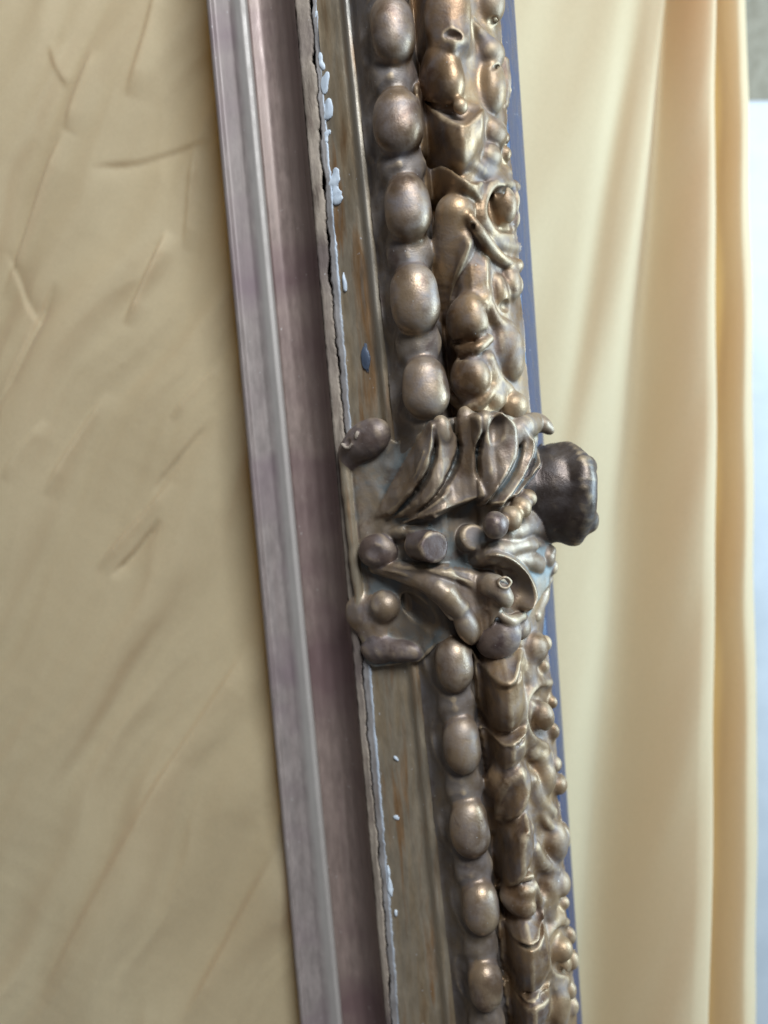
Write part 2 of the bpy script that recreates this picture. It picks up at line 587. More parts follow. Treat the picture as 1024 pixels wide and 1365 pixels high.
def blade_map(blades, ax, off):
    """cut leaf blades: each climbs from its foot curve to its lip curve and breaks off there"""
    nu, nv = len(ax[0]), len(ax[1]); st = ax[0][1] - ax[0][0]
    best = np.full((nu, nv), -1e3); bid = -np.ones((nu, nv), int)
    for bi, (idx, Lc, Rc, h0, h1, prof, taper) in enumerate(blades):
        A = spl([P(x, y, h0 + off) for x, y in Lc], 340)
        B = spl([P(x, y, h1 + off) for x, y in Rc], 340)
        sv = np.linspace(0, 1, 150); tv = np.linspace(0, 1, 340)
        ends = np.clip(np.minimum(tv / max(taper[0], 1e-3), (1 - tv) / max(taper[1], 1e-3)), 0, 1) ** 0.7
        hh = (h0 + (h1 - h0) * prof(sv))[:, None] * ends[None]
        uu = A[None, :, 0] * (1 - sv[:, None]) + B[None, :, 0] * sv[:, None]
        vv = A[None, :, 1] * (1 - sv[:, None]) + B[None, :, 1] * sv[:, None]
        iu = np.rint((uu - ax[0][0]) / st).astype(int).ravel(); iv = np.rint((vv - ax[1][0]) / st).astype(int).ravel()
        ok = (iu >= 0) & (iu < nu) & (iv >= 0) & (iv < nv)
        cur = np.full((nu, nv), -1e3)
        np.maximum.at(cur, (iu[ok], iv[ok]), hh.ravel()[ok])
        up = cur > best
        best[up] = cur[up]; bid[up] = idx
    m = (best > -900).astype(float)
    b = np.where(m > 0, best, 0)
    for _ in range(3):
        for a in (0, 1):
            b = 0.25 * np.roll(b, 1, a) + 0.5 * b + 0.25 * np.roll(b, -1, a)
    return b, bid


RISE = lambda s: 0.72 * np.clip(s / 0.84, 0, 1) ** 1.5 + 0.28 * np.sin(np.clip(s, 0, 1) * 3.14 * 0.5 / 0.84) - 0.35 * np.clip((s - 0.88) / 0.12, 0, 1) ** 2
SCOOP = lambda s: np.clip(s / 0.88, 0, 1) ** 2.3 - 0.25 * np.clip((s - 0.9) / 0.1, 0, 1) ** 2
ROLL = lambda s: 0.35 + 0.85 * np.sin(np.clip(s, 0, 1) * 2.5) ** 1.0 * (0.6 + 0.4 * s)
FALL = lambda s: np.sqrt(np.clip(1 - s * s, 0, 1))


def carve(elements, lo, hi, step, base2d, K=6.0, noise=0.8, nf=(0.05, 0.3), keep=None, base_parts=(), bg=None, blades=(), off=0.0):
    """fuse every element with the ground they grow from, then hand each its own patch of the skin.
    elements: (name, material, prims, cuts, parent, k); base2d(u, v) -> height of the ground"""
    lo = np.array(lo, float); hi = np.array(hi, float)
    n = ((hi - lo) / step).astype(int) + 1
    ax = [lo[i] + np.arange(n[i]) * step for i in range(3)]
    U2, V2 = np.meshgrid(ax[0], ax[1], indexing='ij')
    h = base2d(U2, V2)
    bid = None
    if blades:
        bh, bid = blade_map(blades, ax, off)
        h = h + bh
    gu = np.gradient(h, step, axis=0); gv = np.gradient(h, step, axis=1)
    sl_ = 1 / np.sqrt(1 + np.clip(gu, -2.2, 2.2) ** 2 + np.clip(gv, -2.2, 2.2) ** 2)
    Dm = ((ax[2][None, None, :] - h[..., None]) * sl_[..., None]).astype(np.float32)
    RAW = Dm.copy()
    ID = np.zeros(Dm.shape, np.int16)
    todo = []
    for k_, el in enumerate(elements):
        name, mat, prims, cuts, parent, k = el
        B = [build_prim(p) for p in prims]
        if not B:
            todo += [build_prim(c) for c in cuts]; continue
        l = np.min([b[1] for b in B], 0) - 16; g = np.max([b[2] for b in B], 0) + 16
        i0 = np.clip(((l - lo) / step).astype(int), 0, n); i1 = np.clip(((g - lo) / step).astype(int) + 1, 0, n)
        if (i1 <= i0).any(): continue
        sx = tuple(slice(a, b) for a, b in zip(i0, i1))
        X = np.stack(np.meshgrid(*[ax[j][sx[j]] for j in range(3)], indexing='ij'), -1)
        d = None
        for b in B:
            x = eval_prim(b[0], X)
            d = x if d is None else smin(d, x, k)
        near = d < RAW[sx]
        ID[sx][near] = k_ + 1
        RAW[sx][near] = d[near]
        Dm[sx] = smin(Dm[sx], d.astype(np.float32), K)
        for c in cuts: todo.append(build_prim(c))
    for c in todo:
        l = c[1] - 8; g = c[2] + 8
        i0 = np.clip(((l - lo) / step).astype(int), 0, n); i1 = np.clip(((g - lo) / step).astype(int) + 1, 0, n)
        if (i1 <= i0).any(): continue
        sx = tuple(slice(a, b) for a, b in zip(i0, i1))
        X = np.stack(np.meshgrid(*[ax[j][sx[j]] for j in range(3)], indexing='ij'), -1)
        Dm[sx] = smax(Dm[sx], -eval_prim(c[0], X), 3.0)
    vv, ff = surface_nets(Dm, lo, step)
    # smooth normals from the field, and the fine unevenness of the carving
    gi = (vv - lo) / step
    i0 = np.clip(gi.astype(int), 1, np.array(Dm.shape) - 3); f = gi - i0

    def grad(ix):
        a, b, c = ix[:, 0], ix[:, 1], ix[:, 2]
        return np.stack([Dm[a + 1, b, c] - Dm[a - 1, b, c], Dm[a, b + 1, c] - Dm[a, b - 1, c], Dm[a, b, c + 1] - Dm[a, b, c - 1]], -1)
    N = 0
    for dx in (0, 1):
        for dy in (0, 1):
            for dz in (0, 1):
                wq = (f[:, 0] if dx else 1 - f[:, 0]) * (f[:, 1] if dy else 1 - f[:, 1]) * (f[:, 2] if dz else 1 - f[:, 2])
                N = N + wq[:, None] * grad(i0 + np.array([dx, dy, dz]))
    N /= np.linalg.norm(N, axis=1)[:, None] + 1e-9
    vv = vv + N * (noise * noise3(vv, 61, *nf))[:, None]
    # vertex normals of the displaced skin
    p = vv[ff]
    fn = np.cross(p[:, 2] - p[:, 0], p[:, 3] - p[:, 1])
    VN = np.zeros_like(vv)
    for j in range(4): 
        for a in range(3): VN[:, a] += np.bincount(ff[:, j], fn[:, a], len(vv))
    VN /= np.linalg.norm(VN, axis=1)[:, None] + 1e-9
    VN = VN * 0.6 + N * 0.4
    VN /= np.linalg.norm(VN, axis=1)[:, None] + 1e-9
    # convexity: how far each point stands above its neighbours (edges a hand would rub)
    nb = np.zeros_like(vv); cn = np.bincount(ff.ravel(), minlength=len(vv)) * 2.0
    for j in range(4):
        for jj in ((j + 1) % 4, (j + 3) % 4):
            for a in range(3): nb[:, a] += np.bincount(ff[:, j], vv[ff[:, jj], a], len(vv))
    cur = -((nb / np.maximum(cn, 1)[:, None] - vv) * VN).sum(1)
    for _ in range(5):
        sm_ = np.zeros(len(vv))
        for j in range(4):
            for jj in ((j + 1) % 4, (j + 3) % 4): sm_ += np.bincount(ff[:, j], cur[ff[:, jj]], len(vv))
        cur = 0.5 * cur + 0.5 * sm_ / np.maximum(cn, 1)
    WR = np.clip(cur / step * 10, -1, 1)
    print('wear', np.percentile(WR, [5, 50, 75, 90, 97]))
    fc = p.mean(1)
    ii = np.clip(np.rint((fc - lo) / step).astype(int), 0, np.array(Dm.shape) - 1)
    fid = ID[ii[:, 0], ii[:, 1], ii[:, 2]].astype(int)
    fid[fid == 0] = -1
    if bid is not None:
        b_ = bid[ii[:, 0], ii[:, 1]]
        sel = (fid == -1) & (b_ >= 0)
        fid[sel] = b_[sel] + 1
    if keep is not None:
        ok = keep(fc, fid); ff, fc, fid = ff[ok], fc[ok], fid[ok]
    if base_parts:
        q = q_of(fc[:, 0], fc[:, 1])
        for bi, (nm, mt, qa, qb) in enumerate(base_parts):
            fid[(fid < 0) & (q >= qa) & (q < qb) & (fid == -1)] = -10 - bi
    res = {}

    def emit(sel, nm, mt, par):
        f_ = ff[sel]
        if len(f_) < 12: return None
        us_, inv = np.unique(f_, return_inverse=True)
        NPARTS.append(nm)
        return link_soft(nm, to_local(vv[us_]), inv.reshape(f_.shape), VN[us_], M[mt] if isinstance(mt, str) else mt, par, WR[us_])
    for bi, (nm, mt, qa, qb) in enumerate(base_parts):
        res[nm] = emit(fid == -10 - bi, nm, mt, frame if bg is None else bg)
    for k_, el in enumerate(elements):
        par = el[4] if not isinstance(el[4], str) else res[el[4]]
        emit(fid == k_ + 1, el[0], el[1], par)
    return res


# ------------------------------------------------------------------ the frame
frame = bpy.data.objects.new('picture_frame', None)
COL.objects.link(frame)
org = np.array([0, -V0, 0])
ow = cam2world(O3 + org[1] * V3)
u_, v_, w_ = dirw(U3), dirw(V3), dirw(W3)
frame.matrix_world = Matrix(((u_.x, v_.x, w_.x, ow.x), (u_.y, v_.y, w_.y, ow.y), (u_.z, v_.z, w_.z, ow.z), (0, 0, 0, 1)))
frame['label'] = 'old carved gilt picture frame side with egg moulding and acanthus cartouche, standing before yellow cloth'
frame['category'] = 'picture frame'

VV = np.arange(-850, 850, 3.0)


def sweep(name, q0, q1, mat, nq, disp=None, amp=0.6, rub_lit=None):
    q = np.linspace(q0, q1, nq)
    Qg, Vg = np.meshgrid(q, VV, indexing='ij')
    Ug = u_of(Qg, Vg)
    Hg = np.interp(Qg, qd, HT)
    G = np.stack([Ug, Vg, Hg], -1)
    if amp: Hn = amp * noise3(G * np.array([1, 0.25, 1]), 77, 0.04, 0.25)
    else: Hn = 0
    if disp is not None: Hn = Hn + disp(Ug, Vg, Hg, Qg)
    G[..., 2] += Hn
    o = grid_mesh(name, G, M[mat], frame, flip=True)
    if rub_lit is not None:
        at = o.data.attributes.new('rub_lit', 'FLOAT', 'POINT')
        at.data.foreach_set('value', np.clip(rub_lit(Qg), 0, 1).astype(np.float32).ravel())
    return o


def edge_wave(v, s=0):
    return 1.4 * np.sin(v * 0.021 + s) + 1.2 * np.sin(v * 0.057 + 2 * s) + 0.9 * np.sin(v * 0.13 + 3 * s) + 0.7 * np.sin(v * 0.31 + s)


# inner slip: outer face, sight lip, silvered flat with its ridge, then the red-brown cove
sweep('sight_edge', KQ[0], KQ[3], 'slip', 14, amp=0.35)
sweep('silver_flat', KQ[3], KQ[8], 'slip', 54, amp=0.35, rub_lit=lambda q: np.clip((q - KQ[4] - 2) / (KQ[5] - KQ[4] + 1), 0, 1) ** 1.3)  # ridge paled towards its crest: light on it put into the colour
sweep('cove', KQ[8], KQ[14] + 0.3, 'cove', 46, amp=0.4)
# the wood below the crack
qa, qb = KQ[13] - 2, KQ[16] + 3
Qg, Vg = np.meshgrid(np.linspace(qa, qb, 8), VV, indexing='ij')
G = np.stack([u_of(Qg, Vg), Vg, np.full_like(Qg, 30.0)], -1)
grid_mesh('rebate', G, M['dark'], frame, flip=True)
# back: the navy painted outer edge and the rear board
vb = np.array([-850.0, 850.0])


def quad_strip(name, pts_q, mat):
    G = np.stack([np.stack([np.full(2, a), vb, np.full(2, b)], -1) for a, b in pts_q], 0)
    return grid_mesh(name, G, mat, frame, flip=True)


ub = loc_at(R_ := 725, 682, -30)[0]
NB = 40
vv_ = np.linspace(-850, 850, NB)
uo1, uo0 = [], []
ua = loc_at(695.0, 140, -25)[0]; ub = loc_at(752.0, 1000, -25)[0]
ue = lambda v: ua + (ub - ua) * (v - v1) / (v2 - v1)
uo = u_of(np.full(NB, KQ[-1]), vv_)
G = np.stack([np.stack([uo - 10, vv_, np.full(NB, 46.0)], -1),
              np.stack([uo - 1.0, vv_, np.full(NB, 43.0)], -1),
              np.stack([uo + 1.5, vv_, np.full(NB, 38.0)], -1),
              np.stack([ue(vv_) - 1.0, vv_, np.full(NB, -22.0)], -1),
              np.stack([ue(vv_), vv_, np.full(NB, -25.0)], -1),
              np.stack([ue(vv_), vv_, np.full(NB, -40.0)], -1)], 0)
grid_mesh('outer_edge', G, M['blue'], frame, flip=True)
us = u_of(np.full(NB, KQ[0]), vv_)
G = np.stack([np.stack([ue(vv_) - 2, vv_, np.full(NB, -39.0)], -1), np.stack([us + 2, vv_, np.full(NB, -30.0)], -1)], 0)
grid_mesh('back_board', G, M['dark'], frame, flip=True)

# ---- carved bed: ochre band, egg bed, leaf bed
EGG = [(503, -190, 42, 29), (511, -75, 42, 29), (520, 42, 44, 29), (527, 163, 44, 31), (539, 278, 43, 31), (549, 399, 45, 31), (563, 516, 42, 30),
       (603, 885, 38, 25), (613, 992, 42, 25), (623, 1103, 42, 27), (637, 1208, 38, 23.5), (643, 1312, 37, 25), (652, 1415, 37, 25), (660, 1515, 37, 25)]
EC = [P(x, y, 0) for x, y, _, _ in EGG]


def egg_disp(u, v, h, q):
    o = np.zeros_like(u)
    for (x, y, a, b), c in zip(EGG, EC):
        s = sc(c)
        r = np.sqrt(((u - c[0] + 5) / ((b + 4) * s)) ** 2 + ((v - c[1]) / ((a + 6) * s)) ** 2)
        o += 3.2 * np.exp(-((r - 1.05) / 0.16) ** 2) * np.clip((c[0] + 16 - u) / 18, 0, 1)
    # dips and lumps between the eggs
    o += 1.6 * noise3(np.stack([u, v, h], -1), 5, 0.07, 0.3) * np.clip((q - KQ[20]) / 12, 0, 1)
    return o


sweep('flat_band', KQ[16] - 2, KQ[20] - 1.5, 'band', 52, lambda u, v, h, q: -1.2 * np.exp(-((q - KQ[18]) / 5) ** 2) + 2.0 * np.exp(-((q - KQ[19] + 1) / 4) ** 2), amp=1.0, rub_lit=lambda q: np.exp(-((q - KQ[19] + 1.5) / 5.5) ** 2))


# ---- cracked gesso either side of the open joint
VF = np.arange(-850, 850, 1.5)


def crack_q(v):
    lo, hi = KQ[14], KQ[16]
    return lo + (hi - lo) * (0.56 + 0.05 * np.sin(v * 0.011 + 1) + 0.08 * perlin2(v * 0.03, v * 0 + 3.3) + 0.055 * perlin2(v * 0.11, v * 0 + 7.7) + 0.03 * perlin2(v * 0.37, v * 0 + 1.7))


def ribbon(name, fa, fb, mat, h0, solid, seed, pieces):
    for i in range(len(pieces) - 1):
        v = np.arange(pieces[i] + 0.7, pieces[i + 1] - 0.7, 1.5)
        a, b = fa(v), fb(v)
        tt = np.linspace(0, 1, 9)[:, None]
        Q = a[None] * (1 - tt) + b[None] * tt
        Vg = np.repeat(v[None], 9, 0)
        Hh = np.interp(Q, qd, HT) + h0 + (1.8 + 1.6 * np.clip((Vg - 150) / 200, 0, 1)) * noise3(np.stack([Q, Vg, Q * 0], -1), seed, 0.06, 0.5)
        Hh -= 2.5 * (tt < 0.06) + 2.5 * (tt > 0.94)
        G = np.stack([u_of(Q, Vg), Vg, Hh], -1)
        o = grid_mesh(name, G, M[mat], frame, flip=True, solid=solid, wdir=(0, 0, 1))
        at = o.data.attributes.new('rub_lit', 'FLOAT', 'POINT')
        rb = np.clip((np.repeat(tt, len(v), 1) - 0.62) * 4, 0, 1).ravel()
        at.data.foreach_set('value', np.concatenate([rb, rb]).astype(np.float32))


def gap(v):
    return 0.25 + (1.2 + 2.0 * np.clip((v - 180) / 200, 0, 1)) * np.clip(perlin2(v * 0.028, v * 0 + 1.2) + 0.05, 0, 1) + 0.5 * np.abs(perlin2(v * 0.15, v * 0 + 4))


cuts_l = [-850, 850]
ribbon('gesso_strip', lambda v: KQ[14] + 0.4 + 0.8 * perlin2(v * 0.08, v * 0 + 9), lambda v: crack_q(v) - gap(v), 'gesso', 1.0, 14, 21, cuts_l)
ribbon('gesso_fringe', lambda v: crack_q(v) + gap(v), lambda v: KQ[16] - 1.0 + 1.5 * perlin2(v * 0.07, v * 0 + 5) + 0.8 * perlin2(v * 0.22, v * 0 + 2), 'fringe', 1.4, 14, 22,
       [-850, 850])

# pale blue paint caught along the fringe
CH = [(433, 112, 6, 15, 85), (436, 150, 6.5, 15, 85), (435.5, 182, 4.5, 10, 85), (421, 21, 2.6, 8, 88), (428, 80, 3, 12, 100), (446, 247, 9.5, 22, 100), (451, 262, 6, 12, 80),
      (459, 372, 3.0, 20, 92), (519, 1168, 4.6, 30, 94), (528, 1218, 2.0, 6, 95),
      (529, 1012, 6.5, 2.6, -38), (530, 1091, 6.5, 4.2, -20)]
for x, y, a, b, g in CH:
    if y > 300 and y not in (1012, 1091): a *= 0.62; b *= 0.85
    if a < b: prims = [e(x, y, 0.6, b, a, 3.0, ang=g)]
    else: prims = [e(x, y, 0.6, a, b, 2.4, ang=g)]
    dh = 0.5 if y not in (1012, 1091) else 0.2
    rr = random.Random(int(x * 7 + y))
    out = []
    for p in prims:
        la, lb, an = p[4], p[5], math.radians(p[7])
        for kk in range(5 if la > 7 else 2):
            f = rr.uniform(-0.75, 0.75); sx = rr.uniform(-0.5, 0.5) * lb; rs = rr.uniform(0.35, 0.62)
            out.append(('e', p[1] + math.cos(an) * f * la + sx, p[2] - math.sin(an) * f * la, dh, la * rs * (1 - 0.3 * abs(f)), lb * rr.uniform(0.55, 1.0), 1.3, p[7] + rr.uniform(-14, 14), True))
        out.append(('e', p[1], p[2], dh, la * 0.6, lb * 0.7, 1.3, p[7], True))
    sculpt('paint_chip', 'chip', out, frame, noise=1.1, step=0.9, bed=False, nf=(0.15, 0.7), k=1.5)
sculpt('paint_stain', 'stain', [e(488, 472, -0.1, 15, 5.0, 1.1, ang=90), e(489, 488, -0.1, 13, 4.2, 1.1, ang=96), e(485, 480, -0.1, 8, 5, 1.0, ang=80)], frame, noise=0.8, step=0.9, bed=False, nf=(0.15, 0.6))

# ---- eggs and the little links between them
EL = []
rg = random.Random(5)
for (x, y, a, b) in EGG:
    a *= rg.uniform(0.98, 1.05); b *= rg.uniform(0.94, 1.05); tl = rg.uniform(94, 106)
    EL.append(('egg', 'egg', [e(x + 4 - a * .028, y - a * .32, 0, a * 0.66, b * 0.93, 22, ang=85), e(x + 4 + a * .028, y + a * .30, 2, a * 0.68, b * 0.96, 23, ang=85), e(x + 3 + rg.uniform(-2, 2), y + rg.uniform(-5, 5), 3, a * 0.8, b * 0.92, rg.uniform(19, 22), ang=tl)], [], frame, 8))
for i in range(len(EGG) - 1):
    if i == 6: continue
    x = (EGG[i][0] + EGG[i + 1][0]) / 2; y = (EGG[i][1] + EGG[i + 1][1]) / 2
    EL.append(('spool', 'bed', [e(x + 2, y, -12, 30, 0.98 * EGG[i][3], 15, ang=85)], [], frame, 5))

# ---- running leaf: upper length
EB = []


def fat(pr):
    return [(p[0], *p[1:4], p[4] * 1.08, p[5] * 1.15, p[6] * 1.1, *p[7:]) if p[0] == 'e' else p for p in pr]


def eblade(name, Lc, Rc, h0, h1, prof=RISE, taper=(0.03, 0.03), mat='leaf'):
    EB.append((len(EL), Lc, Rc, h0, h1, prof, taper))
    EL.append((name, mat, [], [], frame, 4))


UP = [
    ('leaf_body', [e(597, 22, -1, 44, 31, 19)], [e(604, 45, 20, 13, 6, 9, ang=-12)]),
    ('leaf_bulb', [e(588, 100, 0, 44, 32, 22), e(602, 112, 6, 26, 18, 18)], [t([(560, 122, 10, 3), (580, 142, 22, 3.5), (603, 150, 24, 3.5)])]),
    ('leaf_knot', [e(614, 141, 14, 11, 10, 8)], []),
    ('leaf_knot', [e(622, 192, 10, 15, 11, 10)], []),
    ('leaf_body', [t([(608, 285, 0, 26), (602, 325, 0, 25), (598, 370, -4, 22), (596, 410, -8, 15)], 0.9)], [t([(632, 300, 14, 3), (622, 316, 16, 4)])]),
    ('leaf_rib', [t([(627, 290, 12, 5), (640, 310, 14, 8), (655, 332, 10, 9), (672, 347, 8, 7), (688, 355, 8, 7)]), e(690, 354, 10, 9, 8, 8)], []),
    ('leaf_bulb', [e(621, 425, 1, 33, 29, 20, ang=70), e(632, 432, 5, 18, 18, 15)], [t([(606, 456, 16, 2.5), (625, 453, 24, 4), (650, 442, 16, 3)])]),
    ('leaf_collar', [t([(606, 459, 5, 6), (618, 467, 9, 7.5), (636, 464, 10, 7.5), (652, 452, 8, 6)])], []),
    ('leaf_bulb', [e(625, 503, 1, 32, 29, 21, ang=80), e(637, 505, 6, 20, 15, 15)], [t([(614, 478, 20, 3), (630, 472, 24, 4), (646, 474, 18, 3)])]),
    ('leaf_collar', [t([(597, 524, 2, 5), (612, 539, 5, 7), (630, 542, 7, 7), (650, 528, 6, 6), (658, 515, 4, 5)])], []),
]
for nm, pr, cu in UP:
    EL.append((nm, 'leaf', pr, cu, frame, 6))
eblade('leaf_scale', [(554, 118), (572, 148), (595, 166), (622, 172), (646, 150)], [(562, 204), (583, 214), (604, 222), (622, 224), (642, 208)], 26, 5, lambda s: 1 - FALL(s), (0.02, 0.02))
eblade('leaf_scale', [(560, 96), (574, 132), (595, 152), (618, 158), (640, 138)], [(553, 114), (571, 146), (595, 165), (623, 171), (648, 150)], 2, 27, RISE, (0.02, 0.02))
eblade('leaf_scale', [(564, 210), (586, 219), (610, 231), (630, 242), (646, 238)], [(570, 268), (588, 263), (610, 259), (628, 262), (642, 270)], 20, 8, lambda s: 1 - FALL(s), (0.03, 0.03))
eblade('leaf_scale', [(556, -10), (580, -14), (604, -14), (628, -8)], [(560, 58), (580, 64), (606, 66), (630, 58)], 2, 22, RISE, (0.05, 0.05))
eblade('leaf_blade', [(598, 290), (590, 330), (584, 380), (586, 428)], [(634, 318), (622, 346), (606, 380), (597, 428)], 2, 14, RISE, (0.15, 0.2))
eblade('leaf_blade', [(640, 330), (628, 356), (614, 384), (602, 420)], [(652, 345), (654, 372), (656, 396), (648, 412)], 1, 12, SCOOP, (0.05, 0.05))
for pts in ([(628, 30, 0, 9), (642, 50, 2, 10), (652, 66, 2, 8)], [(630, 150, 0, 10), (642, 160, 2, 11), (654, 176, 2, 8)], [(626, 215, 0, 9), (640, 228, 0, 12), (660, 236, 0, 10), (676, 232, 0, 7)],
            [(640, 300, 0, 9), (652, 318, 0, 10), (672, 326, 0, 8), (688, 330, 0, 6)], [(648, 400, 0, 10), (658, 424, 2, 10), (672, 436, 2, 9)], [(650, 480, 0, 9), (660, 508, 0, 12), (676, 520, 0, 9)],
            [(690, 880, 0, 9), (700, 905, 0, 9), (716, 904, 0, 8)], [(700, 985, 0, 9), (710, 1002, 0, 11), (728, 1006, 0, 9)], [(708, 1040, 0, 10), (718, 1066, 0, 11), (734, 1082, 0, 9)],
            [(712, 1130, 0, 9), (722, 1150, 0, 11), (738, 1158, 0, 9)], [(722, 1200, 0, 9), (730, 1220, 0, 10), (746, 1222, 0, 9)], [(726, 1300, 0, 9), (736, 1312, 0, 10), (750, 1308, 0, 8)], [(706, 940, 0, 8), (700, 960, 0, 8), (704, 984, 0, 8)]):
    EL.append(('leaf_stalk', 'gilt', [t(pts)], [], frame, 5))
# ---- outer lobes: upper length
UO = [
    ('lobe', [e(655, 6, 4, 22, 16, 16)], [t([(638, 24, 12, 4), (650, 29, 12, 5), (664, 24, 8, 3)])]),
    ('lobe', [e(655, 72, 4, 17, 17, 15), e(657, 116, 4, 31, 17, 15), t([(672, 80, 2, 5), (675, 110, 2, 5), (674, 138, 0, 4)])], [t([(640, 90, 12, 2), (656, 89, 20, 2.5), (668, 90, 14, 2)])]),
    ('lobe', [e(658, 179, 4, 18, 17, 15), e(652, 210, 5, 15, 16, 13), e(673, 184, 6, 7, 6, 6), e(675, 205, 6, 8, 6, 6)], []),
    ('curl', [t([(686, 249, 2, 6), (664, 244, 7, 7), (647, 260, 9, 8), (643, 288, 9, 8), (658, 311, 7, 8), (680, 315, 3, 6)])], [t([(680, 254, 12, 4), (666, 256, 14, 6), (657, 270, 15, 7), (655, 286, 14, 7), (664, 302, 12, 6), (682, 305, 8, 5)])]),
    ('curl_tip', [e(672, 275, 9, 23, 13, 16, ang=100), e(685, 268, 7, 14, 5, 8), e(687, 292, 5, 12, 5, 7)], []),
    ('lobe', [e(682, 378, 4, 20, 14, 12), e(690, 380, 2, 12, 6, 8), e(668, 392, 2, 22, 10, 9, ang=100)], [e(677, 408, 8, 8, 12, 8, ang=88)]),
    ('lobe', [e(682, 468, 3, 34, 18, 15, ang=97), e(668, 455, 4, 22, 8, 8)], [e(671, 501, 8, 6, 6, 6)]),
    ('lobe', [e(686, 541, 5, 17, 17, 15), e(662, 530, 2, 14, 12, 9)], []),
]
for nm, pr, cu in UO:
    pr = fat(pr)
    EL.append((nm, 'gilt', pr, cu, frame, 6))


# ---- running leaf: lower length
def cup(x0, y0):
    """a V shaped cup: a mouth that climbs to a sharp lip, and a round body under it"""
    sh = lambda A: [(x + x0, y + y0) for x, y in A]
    eblade('leaf_cup', sh([(632, 862), (648, 862), (666, 862), (682, 862), (694, 862)]), sh([(627, 866), (642, 892), (666, 918), (687, 915), (697, 884)]), -6, 36, RISE, (0.02, 0.02))
    eblade('leaf_body', sh([(631, 874), (645, 896), (666, 918), (686, 916), (697, 892)]), sh([(636, 940), (648, 962), (668, 974), (690, 966), (700, 940)]), 31, 5, lambda s: 1 - FALL(s), (0.02, 0.02))
    eblade('leaf_cup', sh([(646, 958), (664, 972), (684, 970), (700, 952)]), sh([(640, 972), (664, 992), (690, 993), (704, 980)]), -2, 27, RISE, (0.02, 0.02))
    eblade('leaf_body', sh([(640, 974), (664, 993), (690, 993), (703, 984)]), sh([(648, 1026), (656, 1034), (682, 1022), (700, 1004)]), 23, 2, lambda s: 1 - FALL(s), (0.02, 0.02))


cup(0, 0)
cup(32.5, 345)
LW = [
    ('leaf_swirl', [t([(668, 1036, 0, 20), (656, 1060, -2, 20), (654, 1090, -6, 18)]), t([(694, 1030, 8, 7), (677, 1042, 14, 8), (668, 1062, 15, 8), (664, 1088, 8, 6)])], []),
    ('leaf_knot', [e(704, 1104, 8, 9, 8, 8)], []),
    ('leaf_collar', [t([(664, 1182, 3, 5), (680, 1178, 9, 5), (694, 1172, 10, 5), (708, 1168, 8, 5)])], []),
    ('leaf_bulb', [e(691, 1200, 0, 20, 28, 18, ang=70), e(702, 1188, 5, 12, 14, 11), t([(712, 1180, 6, 6), (719, 1200, 6, 6), (721, 1224, 4, 5)])], []),
]
for nm, pr, cu in LW:
    EL.append((nm, 'leaf', pr, cu, frame, 6))
eblade('leaf_blade', [(662, 1022), (668, 1048), (670, 1074), (664, 1096)], [(694, 1020), (710, 1044), (706, 1070), (690, 1096)], 6, 22, RISE, (0.15, 0.15))
eblade('leaf_almond', [(701, 1092), (676, 1112), (660, 1140), (664, 1172)], [(706, 1098), (714, 1122), (712, 1150), (690, 1180)], 8, 27, lambda q: 0.15 + 1.0 * np.sin(np.clip(q, 0, 1) * 2.6 + 0.15), (0.12, 0.12))
# ---- outer lobes: lower length
LO = [
    ('lobe', [e(714, 864, 5, 20, 17, 15), e(727, 858, 6, 10, 7, 8), e(724, 888, 6, 10, 8, 8), e(705, 890, 2, 30, 11, 10)], []),
    ('curl', [t([(732, 910, 4, 6), (716, 913, 8, 7), (701, 931, 9, 8), (697, 956, 8, 8), (706, 980, 7, 8), (726, 995, 3, 6)])], [t([(730, 920, 12, 4), (718, 923, 14, 6), (709, 938, 15, 6.5), (707, 957, 14, 6.5), (714, 974, 12, 6), (730, 984, 8, 5)])]),
    ('curl_tip', [e(723, 955, 9, 19, 13, 15, ang=95), e(736, 936, 7, 8, 6, 7), e(737, 974, 6, 11, 7, 8, ang=110)], []),
    ('lobe', [e(728, 1036, 3, 22, 14, 12), e(739, 1019, 5, 10, 9, 9), e(745, 1046, 5, 12, 11, 10), e(722, 1016, 2, 14, 8, 8)], []),
    ('lobe', [e(741, 1122, 4, 26, 17, 15, ang=95), e(750, 1116, 6, 17, 9, 10), t([(722, 1085, 3, 4), (730, 1098, 5, 5), (740, 1106, 4, 5)])], []),
    ('lobe', [e(746, 1178, 6, 17, 15, 14), e(752, 1203, 6, 8, 7, 7), e(733, 1192, 2, 30, 13, 11)], []),
    ('curl', [t([(756, 1229, 3, 5), (741, 1232, 7, 6), (728, 1250, 8, 7), (727, 1276, 7, 7), (737, 1298, 5, 7), (756, 1305, 2, 5)])], [t([(752, 1238, 10, 4), (743, 1242, 12, 5), (736, 1256, 13, 5.5), (735, 1274, 12, 5.5), (742, 1290, 10, 5), (756, 1296, 7, 4)])]),
    ('curl_tip', [e(749, 1264, 8, 15, 13, 14), e(760, 1247, 6, 11, 7, 8), e(763, 1280, 5, 12, 7, 8), e(752, 1284, 5, 12, 10, 9)], []),
    ('lobe', [e(746, 1342, 3, 30, 15, 13), e(760, 1320, 5, 11, 8, 8), e(764, 1341, 5, 10, 7, 8)], []),
]
for nm, pr, cu in LO:
    pr = fat(pr)
    EL.append((nm, 'gilt', pr, cu, frame, 6))

VN0, VN1 = -745.0, 745.0


def ground(u, v):
    h = H_of(u, v)
    q = q_of(u, v)
    h = h + egg_disp(u, v, h, q) * np.clip((KQ[26] - q) / 4, 0, 1)
    h = h + (1.6 + 4.0 * np.clip((q - KQ[31]) / 12, 0, 1)) * noise3(np.stack([u, v, h], -1), 9, 0.05, 0.16) * np.clip((q - KQ[27]) / 8, 0, 1)
    return h


